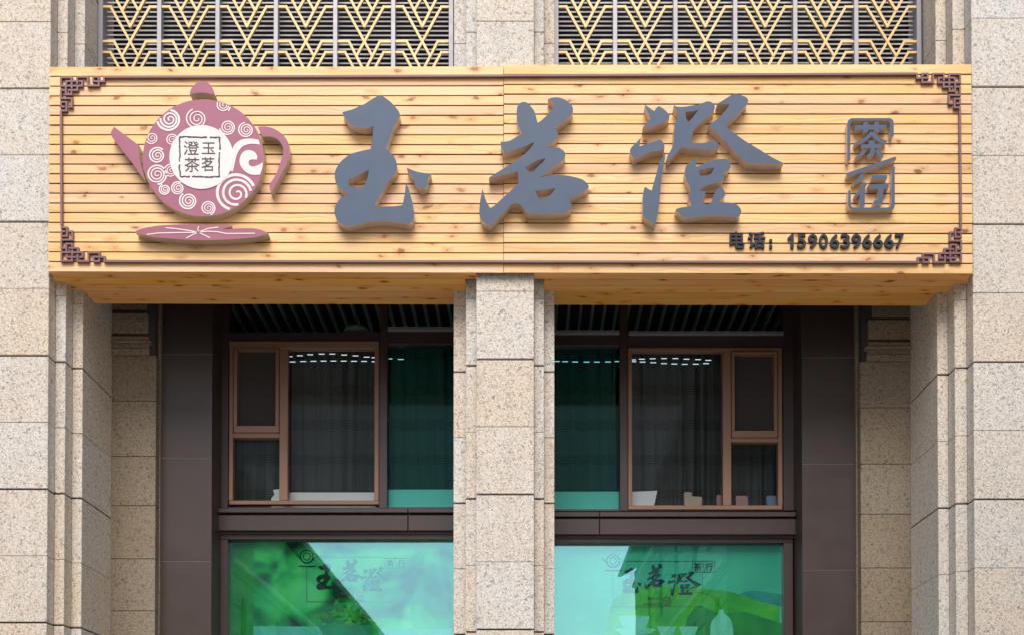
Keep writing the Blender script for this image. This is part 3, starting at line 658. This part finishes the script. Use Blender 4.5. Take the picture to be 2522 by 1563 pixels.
ribbon('seal_frame', fr, YM, YE - .0055, 'ink', pot)
sauc = [[(385,1370),(480,1358),(600,1355),(820,1352),(900,1342),(980,1347),(1060,1362),(1300,1360)], [(545,1312),(640,1322),(740,1336),(820,1352),(870,1374),(920,1398)], [(720,1400),(770,1374),(820,1352),(900,1320),(990,1308)], [(825,1300),(815,1322),(822,1340),(838,1352)]]
ribbon('vein_print', [([W(*Z2([z])[0], YE) for z in q], PXM * 8) for q in sauc], YE - .006, YE - .002, 'cream_print', pot)

# ------------------------------------------------------------------ recess: back pilasters, brown columns
def back_pilaster(label, sgn, uin, ushaft, ustrip, vj, vcap):
    x_in = X1L if sgn > 0 else X1R
    xs, xt = WX(ushaft, 1000, D3), WX(ustrip, 1000, D3 + .13)
    t = thing('inner_pilaster', ((x_in + xs) / 2, D3 + .2, 0), label, 'pilaster', 'inner granite pilasters under the sign')
    zc = WZ(vcap[-1], D3 - .01)
    zj = [zc] + [WZ(v, D3) for v in vj]
    for a, b in zip(zj, zj[1:]):
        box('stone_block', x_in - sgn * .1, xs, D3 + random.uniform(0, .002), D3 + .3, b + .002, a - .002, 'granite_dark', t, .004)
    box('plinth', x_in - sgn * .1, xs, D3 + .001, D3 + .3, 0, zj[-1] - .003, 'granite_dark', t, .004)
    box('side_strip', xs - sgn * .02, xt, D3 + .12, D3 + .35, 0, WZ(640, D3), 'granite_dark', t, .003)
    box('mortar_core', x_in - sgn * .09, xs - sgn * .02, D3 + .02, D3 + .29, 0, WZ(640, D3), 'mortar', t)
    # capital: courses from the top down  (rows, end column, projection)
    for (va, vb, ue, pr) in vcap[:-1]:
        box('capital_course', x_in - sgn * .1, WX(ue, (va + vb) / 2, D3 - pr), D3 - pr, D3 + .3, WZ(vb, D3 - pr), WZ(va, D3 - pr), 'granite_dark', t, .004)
    return t
back_pilaster('inner granite pilaster with moulded capital under the teapot end', 1, 271, 384, 396, [986.6, 1123, 1244, 1375, 1503, 1632],
              [(660, 761, 361, .0), (771, 820, 364, .012), (827, 836, 366, .03), (836.4, 842.5, 370, .055), (842.9, 856.6, 366, .02), (857, 872, 367, .035), 873])
back_pilaster('inner granite pilaster with moulded capital under the phone number end', -1, 2237, 2119, 2107, [1003, 1141.7, 1265, 1397.5, 1530, 1660],
              [(660, 781, 2148, .0), (787, 835, 2139, .012), (841, 850, 2138, .03), (850.4, 857.5, 2132, .055), (857.9, 871.6, 2136, .02), (872, 887, 2136, .035), 888])

def brown_column(label, ua, ub, vj, sgn):
    xa, xb = WX(ua, 1100, YB), WX(ub, 1100, YB)
    t = thing('clad_column', ((xa + xb) / 2, YB + .2, 0), label, 'column', 'dark brown clad columns')
    zs = [WZ(640, YB)] + [WZ(v, YB) for v in vj] + [0.0]
    for a, b in zip(zs, zs[1:]):
        box('cladding_panel', xa - sgn * .06, xb, YB + random.uniform(0, .002), YB + .52, b + .0025, a - .0025, 'brown_panel', t, .002)
    box('column_core', xa, xb - sgn * .004, YB + .005, YB + .5, 0, WZ(640, YB), 'grey_metal', t)
brown_column('dark brown panelled column next to the inner pilaster under the teapot', 397, 522, [872, 1126, 1381, 1636], 1)
brown_column('dark brown panelled column next to the inner pilaster under the phone number', 2105, 1975, [879.5, 1142, 1402, 1662], -1)

# ------------------------------------------------------------------ windows
def upper_window(label, J):
    """J: dictionary of photo measurements of one bay"""
    t = thing('upper_window', (WX(J['mid'], 1250, YW), YW, WZ(J['sill'], YW)), label, 'window', 'upper windows behind the sign')
    fb = 'frame_brown'; y0, y1 = YW, YW + .14
    for nm, u0, u1, v0, v1, yy in J['bars']: pbox(nm, u0, u1, v0, v1, y0 + yy, y1, 'grey_metal' if nm == 'ledge' else fb, t, .003)
    for nm, u0, u1, v0, v1, mt in J['panes']:
        pbox(nm, u0, u1, v0, v1, YG, YG + .008, mt, t)
    # opening sash of warmer brown aluminium
    ua, ub, va, vb = J['sash']; sy = YW - .012
    def member(nm, u0, u1, v0, v1, dy=0.0, p=None): return pbox(nm, u0, u1, v0, v1, sy + dy, YW + .08, 'sash_brown', p or t, .004)
    iu0, iu1, iv0, iv1 = J['main']; lu0, lu1, lv0, lv1 = J['low']; cu0, cu1, cv0, cv1 = J['case']
    pl, pr = min(lu0, iu0), max(lu1, iu1)
    member('sash_rail', ua, ub, va, iv0); member('sash_rail', ua, ub, max(iv1, lv1), vb)
    member('sash_stile', ua, pl, iv0, max(iv1, lv1)); member('sash_stile', pr, ub, iv0, max(iv1, lv1))
    m0, m1 = (lu1, iu0) if lu0 < iu0 else (iu1, lu0)
    member('sash_stile', m0, m1, iv0, max(iv1, lv1))
    member('sash_rail', lu0, lu1, cv1 + 18, lv0)
    # casement inside the sash
    a, b, c, d = lu0 + 1, lu1 - 1, iv0 + 1, cv1 + 17
    for q in ((a, b, c, cv0), (a, b, cv1, d), (a, cu0, cv0, cv1), (cu1, b, cv0, cv1)): member('casement_frame', *q, dy=-.018)
    pbox('casement_screen', cu0, cu1, cv0, cv1, YG - .01, YG, 'screen_mesh', t)
    for q in (J['main'], J['low']): pbox('pane', *q, YG, YG + .008, 'glass_clear', t)
    return t
upper_window('upper window with a casement at its outer edge below the teapot half', dict(mid=830, sill=1250,
    bars=[('jamb', 530, 562.5, 660, 1250, 0), ('mullion', 934, 954, 660, 1250, .0), ('transom_bar', 563, 933.5, 817, 838.5, .004), ('ledge', 955, 1122, 803, 813, -.03),
          ('transom_bar', 954.5, 1122, 815, 846, .004), ('bottom_rail', 563, 1122, 1247.5, 1252, .006)],
    panes=[('pane', 563, 934, 660, 817, 'glass_clear'), ('pane', 954, 1122, 660, 815, 'glass_clear'), ('pane', 954.5, 1122, 846, 1247.5, 'glass_teal')],
    sash=(564, 933, 839, 1241), main=(709, 922, 857, 1231), low=(574, 688, 1077, 1228), case=(584, 678, 859, 1047)))
upper_window('upper window with a casement at its outer edge below the phone number half', dict(mid=1650, sill=1258,
    bars=[('jamb', 1928.5, 1962, 660, 1256, 0), ('mullion', 1526.5, 1546, 660, 1256, .0), ('transom_bar', 1546.5, 1928, 823.5, 854.5, .004), ('ledge', 1549, 1930, 814, 823, -.03),
          ('ledge', 1360, 1525, 812, 821, -.03), ('transom_bar', 1360, 1526, 823, 849, .004), ('bottom_rail', 1360, 1928, 1252.5, 1258, .006)],
    panes=[('pane', 1546.5, 1928, 660, 823, 'glass_clear'), ('pane', 1360, 1526, 660, 823, 'glass_clear'), ('pane', 1360, 1526, 849, 1252, 'glass_teal')],
    sash=(1547, 1927, 855, 1253.5), main=(1557, 1780, 863, 1242), low=(1801, 1916, 1088, 1243), case=(1810, 1906, 870, 1059)))

def sill_band(label, ua, ub, us, v):
    t = thing('sill_band', (WX((ua + ub) / 2, v[3], YW), YW - .05, WZ(v[3], YW)), label, 'sill', 'brown sill bands between the windows')
    e = 0.8
    for a, b in ((ua, us - e), (us + e, ub)):
        pbox('sill_ledge', a, b, v[0], v[1], YW - .11, YW + .1, 'frame_brown', t, .004)
        pbox('sill_panel', a, b, v[2], v[3], YW - .085, YW + .1, 'frame_brown', t, .004)
    pbox('sill_core', ua + 3, ub - 3, v[0] + 3, v[3] + 9, YW - .03, YW + .12, 'frame_brown', t)
sill_band('brown metal sill band over the green leaf poster', 531, 1122, 1004.8, (1250, 1260.5, 1267, 1305))
sill_band('brown metal sill band over the hill and vase poster', 1360, 1960, 1476.5, (1259, 1270.5, 1276, 1314.5))

def display_window(label, u0, u1, ui0, ui1, vh0, vh1):
    t = thing('display_window', (WX((u0 + u1) / 2, 1500, YW), YW, WZ(1905, YW)), label, 'window', 'lower display windows')
    pbox('head_rail', u0, u1, vh0, vh1, YW - .01, YW + .12, 'frame_brown', t, .004)
    if ui0 > u0: pbox('jamb', u0, ui0, vh1 + .3, 1905, YW - .012, YW + .12, 'frame_brown', t, .004)
    if ui1 < u1: pbox('jamb', ui1, u1, vh1 + .3, 1905, YW - .012, YW + .12, 'frame_brown', t, .004)
    pbox('bottom_rail', u0, u1, 1890, 1906, YW - .006, YW + .12, 'frame_brown', t, .004)
    pbox('display_pane', ui0 - 3, ui1 + 3, vh1 - 3, 1893, YG, YG + .01, 'glass_display', t)
    return t
display_window('teal mirrored display window with the green leaf poster behind it', 541, 1122, 560, 1121, 1312, 1326.5)
display_window('teal mirrored display window with the hill and vase poster behind it', 1360, 1954, 1361, 1931, 1320, 1335)
tag(box('base_wall', WX(500, 1900, YW), WX(1980, 1900, YW), YW + .02, YW + .3, 0, WZ(1905, YW) - .004, 'frame_brown'), kind='structure')

# ------------------------------------------------------------------ posters behind the lower glass
YPO = YG + .03
ZB = lambda p: zoom(p, 3.873, 500, 1230)
ZC = lambda p: zoom(p, 3.873, 1350, 1230)
def rescale(shapes, bx):
    xs = [q[0] for s in shapes for l in s for q in l]; ys = [q[1] for s in shapes for l in s for q in l]
    x0, x1, y0, y1 = min(xs), max(xs), min(ys), max(ys)
    return [[[(bx[0] + (x - x0) / (x1 - x0) * (bx[1] - bx[0]), bx[2] + (y - y0) / (y1 - y0) * (bx[3] - bx[2])) for x, y in l] for l in s] for s in shapes]
def poster(label, u0, u1, v0, mat):
    t = pbox('window_poster', u0, u1, v0, 1895, YPO, YPO + .006, mat)
    return tag(t, label, 'poster')
def flat(nm, zf, poly, lay, mat, par, sm=2): return prism(nm, [zf(poly)], YPO - .0012 * lay, YPO - .0002, [mat], par, sm)
def logo(par, zf, byu, bming, bcheng, bbox, seal, texts, frame):
    L = 6
    for sh, bx in ((YU, byu), (MING, bming), (CHENG, bcheng)):
        for s in rescale(sh, bx): prism('printed_character', [zf(l) for l in s], YPO - .0012 * L, YPO - .0002, ['print_ink'], par, 1)
    a, b, c, d = bbox; mid = (a + b) / 2
    for s, x0, x1 in (('茶', a + 14, mid - 18), ('行', mid + 18, b - 14)):
        (q0, r0), (q1, r1) = zf([(x0, c + 16), (x1, d - 14)]); lettering('printed_character', s, q0, q1, r0, r1, YPO - .0012 * L, YPO - .0002, ('print_ink',), par, .01)
    lines = [[(a, c), (b, c), (b, d), (a, d), (a, c)], [(mid - 12, c), (mid + 12, d)]]
    ribbon('printed_line', [([W(*zf([p_])[0], YPO) for p_ in q], .004) for q in lines], YPO - .0012 * L, YPO - .0002, 'print_ink', par)
    x0, x1, y0, y1 = frame
    ribbon('printed_line', [([W(*zf([p_])[0], YPO) for p_ in q], .0022) for q in ([(x0, y1), (x1, y1), (x1, y0 + 110)], [(x0, y1), (x0, y0 + 100)], [(x0 + 120, y0), (a - 20, y0)])], YPO - .0012 * L, YPO - .0002, 'print_ink', par)
    for s, bx in texts:
        (q0, r0), (q1, r1) = zf([(bx[0], bx[2]), (bx[1], bx[3])]); lettering('printed_word', s, q0, q1, r0, r1, YPO - .0012 * L, YPO - .0002, ('brass_print',), par, .01)
    a, b, c, d = seal
    ribbon('printed_seal', [([W(*zf([p_])[0], YPO) for p_ in q], .007) for q in ([(a, d), (a, c + 25), (a + 18, c), (b - 15, c), (b, c + 20), (b, d), (a, d)], [(a + 12, c + 30), (b - 12, c + 30)], [(a + 14, c + 48), (b - 14, c + 48), (b - 14, d - 12), (a + 14, d - 12), (a + 14, c + 48)])], YPO - .0012 * L, YPO - .0002, 'seal_red', par)
pA = poster('blurred green leaf poster with a printed plant bowl and shop name', 566, 1119, 1329, 'poster_leaves')
flat('printed_table', ZB, [(262, 1205), (1000, 1205), (1130, 1215), (1210, 1260), (1240, 1340), (1300, 1500), (262, 1500)], 1, 'print_table', pA)
flat('printed_table', ZB, [(1680, 1245), (1760, 1225), (2380, 1225), (2380, 1500), (1650, 1500)], 1, 'print_table', pA)
flat('printed_strip', ZB, [(262, 380), (480, 380), (480, 1500), (262, 1500)], 2, 'print_hill_dark', pA, 1)
flat('printed_bowl', ZB, [(1095, 1165), (1350, 1185), (1600, 1192), (1625, 1250), (1600, 1330), (1500, 1400), (1300, 1400), (1180, 1340), (1115, 1240)], 3, 'print_bowl', pA)
rl = random.Random(5)
for i in range(70):
    cx = rl.uniform(1120, 1570); cy = 1180 - rl.uniform(0, 1) * (210 - abs(cx - 1300) * .55)
    if cy > 1185: cy = 1180
    a = rl.uniform(-.6, 3.7); l = rl.uniform(45, 105); wd = l * rl.uniform(.25, .42)
    dxx, dyy = math.cos(a), -math.sin(a) * .75
    nx, ny = -dyy, dxx
    pl = [(cx, cy), (cx + dxx * l * .3 + nx * wd * .5, cy + dyy * l * .3 + ny * wd * .5), (cx + dxx * l * .65 + nx * wd * .4, cy + dyy * l * .65 + ny * wd * .4), (cx + dxx * l, cy + dyy * l), (cx + dxx * l * .65 - nx * wd * .4, cy + dyy * l * .65 - ny * wd * .4), (cx + dxx * l * .3 - nx * wd * .5, cy + dyy * l * .3 - ny * wd * .5)]
    flat('printed_leaf', ZB, pl, 4 + (i % 9) * .12, ('print_leaf', 'print_leaf_light')[i % 2], pA, 1)
logo(pA, ZB, (1080, 1290, 600, 855), (1290, 1505, 565, 800), (1500, 1790, 635, 880), (1735, 1945, 555, 650), (1465, 1530, 880, 960), (('YU', (1380, 1440, 825, 850)), ('MING', (1320, 1440, 880, 905)), ('CHENG', (1280, 1440, 935, 955))), (990, 1830, 545, 970))
def mini_pot(par, zf, a, b, c, d):
    cx, cy, r = (a + b) / 2, c + (d - c) * .45, (d - c) * .37
    ring = ([W(*zf([q])[0], YPO) for q in ell(cx, cy, r, r, 28)]); ring.append(ring[0])
    r2 = ([W(*zf([q])[0], YPO) for q in ell(cx, cy, r * .55, r * .55, 24)]); r2.append(r2[0])
    sp = [W(*zf([q])[0], YPO) for q in ((a, c + 45), (a + 30, c + 75), (cx - r * .8, cy + r * .6))]
    hd = [W(*zf([q])[0], YPO) for q in ((cx + r, cy - r * .5), (b, cy - 10), (cx + r * .95, cy + r * .6))]
    sc = [W(*zf([q])[0], YPO) for q in ((a + 30, d), (cx, d + 4), (b - 20, d))]
    ribbon('printed_teapot', [(ring, .012), (r2, .008), (sp, .009), (hd, .006), (sc, .01)], YPO - .007, YPO - .0002, 'print_ink', par)
mini_pot(pA, ZB, 885, 1095, 465, 630)
pB = poster('green hill poster with a printed vase, tea cups and shop name', 1364, 1928, 1338, 'poster_sky')
flat('printed_hill', ZC, [(830, 835), (1000, 815), (1250, 830), (1500, 850), (1680, 865), (1850, 905), (2000, 965), (2200, 1010), (2230, 1500), (500, 1500), (600, 1000), (720, 880)], 1, 'print_hill', pB)
flat('printed_lake', ZC, [(1830, 890), (1950, 860), (2100, 880), (2225, 900), (2225, 1015), (2100, 985), (1950, 945)], 2, 'print_lake', pB)
flat('printed_hill', ZC, [(1330, 1120), (1450, 1000), (1650, 1090), (1850, 1060), (2050, 1120), (2230, 1180), (2230, 1500), (1230, 1500)], 2.2, 'print_hill_dark', pB)
flat('printed_cup', ZC, [(670, 1105), (970, 1105), (955, 1160), (930, 1225), (730, 1225), (690, 1165)], 4, 'print_china', pB)
flat('printed_saucer', ZC, [(625, 1232), (700, 1222), (960, 1222), (1032, 1235), (980, 1265), (920, 1285), (740, 1290), (670, 1262)], 3.4, 'print_china', pB)
for x in (1040, 1245): flat('printed_cup', ZC, [(x, 1205), (x + 185, 1205), (x + 172, 1245), (x + 150, 1300), (x + 120, 1330), (x + 60, 1330), (x + 32, 1290), (x + 15, 1245)], 4, 'print_china', pB)
flat('printed_vase', ZC, [(1630, 1045), (1670, 1042), (1680, 1080), (1730, 1120), (1755, 1180), (1765, 1250), (1768, 1340), (1740, 1420), (1580, 1420), (1548, 1320), (1550, 1200), (1565, 1150), (1600, 1110), (1622, 1080)], 4, 'print_china', pB)
ribbon('printed_stem', [([W(*ZC([q])[0], YPO) for q in ((1648, 1045), (1620, 985), (1560, 915), (1480, 885), (1400, 880), (1350, 850))], .007)], YPO - .004, YPO - .0002, 'print_leaf', pB)
for pl in ([(1390, 800), (1402, 760), (1415, 790), (1470, 805), (1440, 818), (1400, 815)], [(1340, 840), (1380, 820), (1450, 812), (1390, 845)]): flat('printed_leaf', ZC, pl, 4, 'print_leaf', pB)
logo(pB, ZC, (710, 895, 645, 890), (920, 1115, 605, 852), (1140, 1470, 680, 918), (1375, 1588, 583, 688), (1100, 1165, 925, 1005), (('YU', (1015, 1075, 870, 895)), ('MING', (950, 1075, 925, 950)), ('CHENG', (908, 1075, 980, 1004))), (620, 1472, 585, 1018))
mini_pot(pB, ZC, 515, 720, 510, 670)

# ------------------------------------------------------------------ room behind the upper windows
YR = YG + .3
tag(box('interior_floor', -4.2, 4.2, YW + .15, 6, WZ(1312, YW), WZ(1262, YW), 'interior'), kind='structure')
zc_ = WZ(690, YG)
tag(box('interior_ceiling', -4.2, 4.2, YW + .2, 6, zc_ + .03, zc_ + .15, 'interior'), kind='structure')
for x in (-4.2, 4.2): tag(box('interior_side_wall', x - .1, x + .1, YW + .3, 6, 0, zc_ + .03, 'interior'), kind='structure')
rs = thing('ceiling_ribs', (0, 2.2, zc_), 'dark green ribbed ceiling seen through the transom panes', 'ceiling')
u = 440
while u < 2100:
    x = WX(u, 745, YG); box('ceiling_rib', x - .014, x + .014, YG + .06, 4.6, zc_ - .03, zc_ + .029, 'rib', rs); u += 31.2
def curtain(label, u0, u1, seed):
    r = random.Random(seed); n = int((u1 - u0) * 1.6); V, Fc = [], []
    z0, z1 = WZ(1300, YR), WZ(835, YR)
    ph = [r.uniform(0, 6.28) for _ in range(4)]
    for i in range(n + 1):
        x = WX(u0 + (u1 - u0) * i / n, 1000, YR); q = x * 42
        y = YR + .034 * math.sin(q + ph[0] + 1.6 * math.sin(q * .23 + ph[1])) * (.7 + .5 * math.sin(q * .17 + ph[3])) + .007 * math.sin(q * 2.3 + ph[2])
        for j in range(4):
            z = z0 + (z1 - z0) * j / 3; V.append((x + .01 * math.sin(j + q), y * 1.0 + .008 * math.sin(j * 2.1 + q), z))
    for i in range(n):
        for j in range(3): a = 4 * i + j; Fc.append((a, a + 4, a + 5, a + 1))
    return tag(put('curtain', V, Fc, 'curtain', None, None, True), label, 'curtain', 'curtains behind the upper windows')
curtain('grey curtain with woven wavy stripes behind the casement window under the teapot half', 576, 938, 1)
curtain('grey curtain with woven wavy stripes behind the teal pane under the teapot half', 962, 1135, 2)
curtain('grey curtain with woven wavy stripes behind the teal pane under the phone number half', 1350, 1518, 3)
curtain('grey curtain with woven wavy stripes behind the casement window under the phone number half', 1552, 1912, 4)
def led_string(label, rows_):
    x, z = W(*rows_[0][:2], YG + .16)
    t = thing('light_string', (x, YG + .16, z), label, 'lights', 'dashed LED light strings')
    for (u, v), wd in [(q, 7) for q in rows_]:
        pbox('led_tube', u - wd, u + wd, v - 0.6, v + 0.5, YG + .16, YG + .17, 'led', t)
za = lambda pts, sc, ox: [(ox + x / sc, 730 + y / sc) for x, y in pts]
led_string('double row of white LED dashes under the teapot half', za([(475,403),(545,397),(615,390),(692,386),(765,386),(845,392),(922,398),(997,406),(1050,410),(495,439),(567,436),(637,434),(705,433),(772,433),(842,433),(912,434),(980,435),(1050,437),(1152,418),(1228,422)], 2.748, 540))
led_string('double row of white LED dashes under the phone number half', za([(58,436),(115,437),(183,439),(260,440),(330,440),(405,439),(470,436),(575,425),(635,420),(708,417),(785,416),(862,416),(937,420),(1015,423),(1085,428),(577,437),(640,440),(712,444),(785,450),(855,453),(925,455),(1000,454),(1070,450)], 2.749, 1350))
YI = YG + .1
def item(name, label, cat, u0, u1, v0, v1, mat, group=None, th=.06):
    return tag(pbox(name, u0, u1, v0, v1, YI, YI + th, mat, None, .006), label, cat, group)
item('white_board', 'white board lying behind the casement window pane under the teapot half', 'board', 706, 926, 1211, 1262, 'white_board', 'white boards on the window ledge')
item('white_board', 'white board standing behind the teal pane under the teapot half', 'board', 950, 1128, 1204, 1262, 'white_board', 'white boards on the window ledge')
item('white_board', 'white board standing behind the teal pane under the phone number half', 'board', 1352, 1530, 1209, 1266, 'white_board', 'white boards on the window ledge')
o = prism('paper_sheet', [[(1553, 1210), (1619, 1207), (1606, 1266), (1553, 1266)]], YI + .01, YI + .03, ['white_board'], None, 1); tag(o, 'white paper sheet leaning in the casement window corner', 'paper')
o = prism('paper_sheet', [[(672, 1205), (690, 1203), (712, 1206), (712, 1262), (668, 1262), (668, 1226), (676, 1216)]], YI + .01, YI + .03, ['white_board'], None, 1); tag(o, 'white curled paper roll beside the sash stile under the teapot', 'paper')
for i, (a, b, c, mt, nm, lb) in enumerate([(1685, 1704, 1210, 'card_beige', 'card_box', 'pale beige card box with a dark neighbour on the ledge'), (1700, 1729, 1221, 'card_beige', 'card_box', 'wider beige card box on the casement window ledge'),
        (1765, 1788, 1217, 'card_pink', 'card_box', 'pink card box half hidden by the sash stile'), (1812, 1842, 1219, 'card_pink', 'card_box', 'pink card box behind the low casement pane'), (1888, 1916, 1219, 'card_blue', 'card_box', 'dark blue card box behind the low casement pane')]):
    o = prism(nm, [[(a, c + 2), (a + 3, c), (b - 2, c + 1), (b, c + 4), (b - 1, 1266), (a + 1, 1266)]], YI + .02 - .004 * i, YI + .1, [mt], None, 1); tag(o, lb, 'box', 'card boxes on the window ledge')

# dome lamp on the ceiling behind the transom pane
V, Fc = [], []
lx, lz = W(878, 818, YG + .5)
for i in range(7):
    a = math.pi / 2 * i / 6
    for j in range(20):
        b = 2 * math.pi * j / 20; V.append((lx + .14 * math.cos(a) * math.cos(b), YG + .5 + .14 * math.cos(a) * math.sin(b), lz + .075 * math.sin(a)))
for i in range(6):
    for j in range(20): Fc.append((i * 20 + j, i * 20 + (j + 1) % 20, (i + 1) * 20 + (j + 1) % 20, (i + 1) * 20 + j))
Fc.append(tuple(range(19, -1, -1)))
lamp = put('dome_lamp', V, Fc, 'rib', None, None, True); tag(lamp, 'pale round lamp shade hanging behind the transom pane', 'lamp')
cordz = zc_ - lz
box('lamp_cord', lx - .006, lx + .006, YG + .494, YG + .506, lz + .07, zc_ + .03, 'dark_line', lamp)
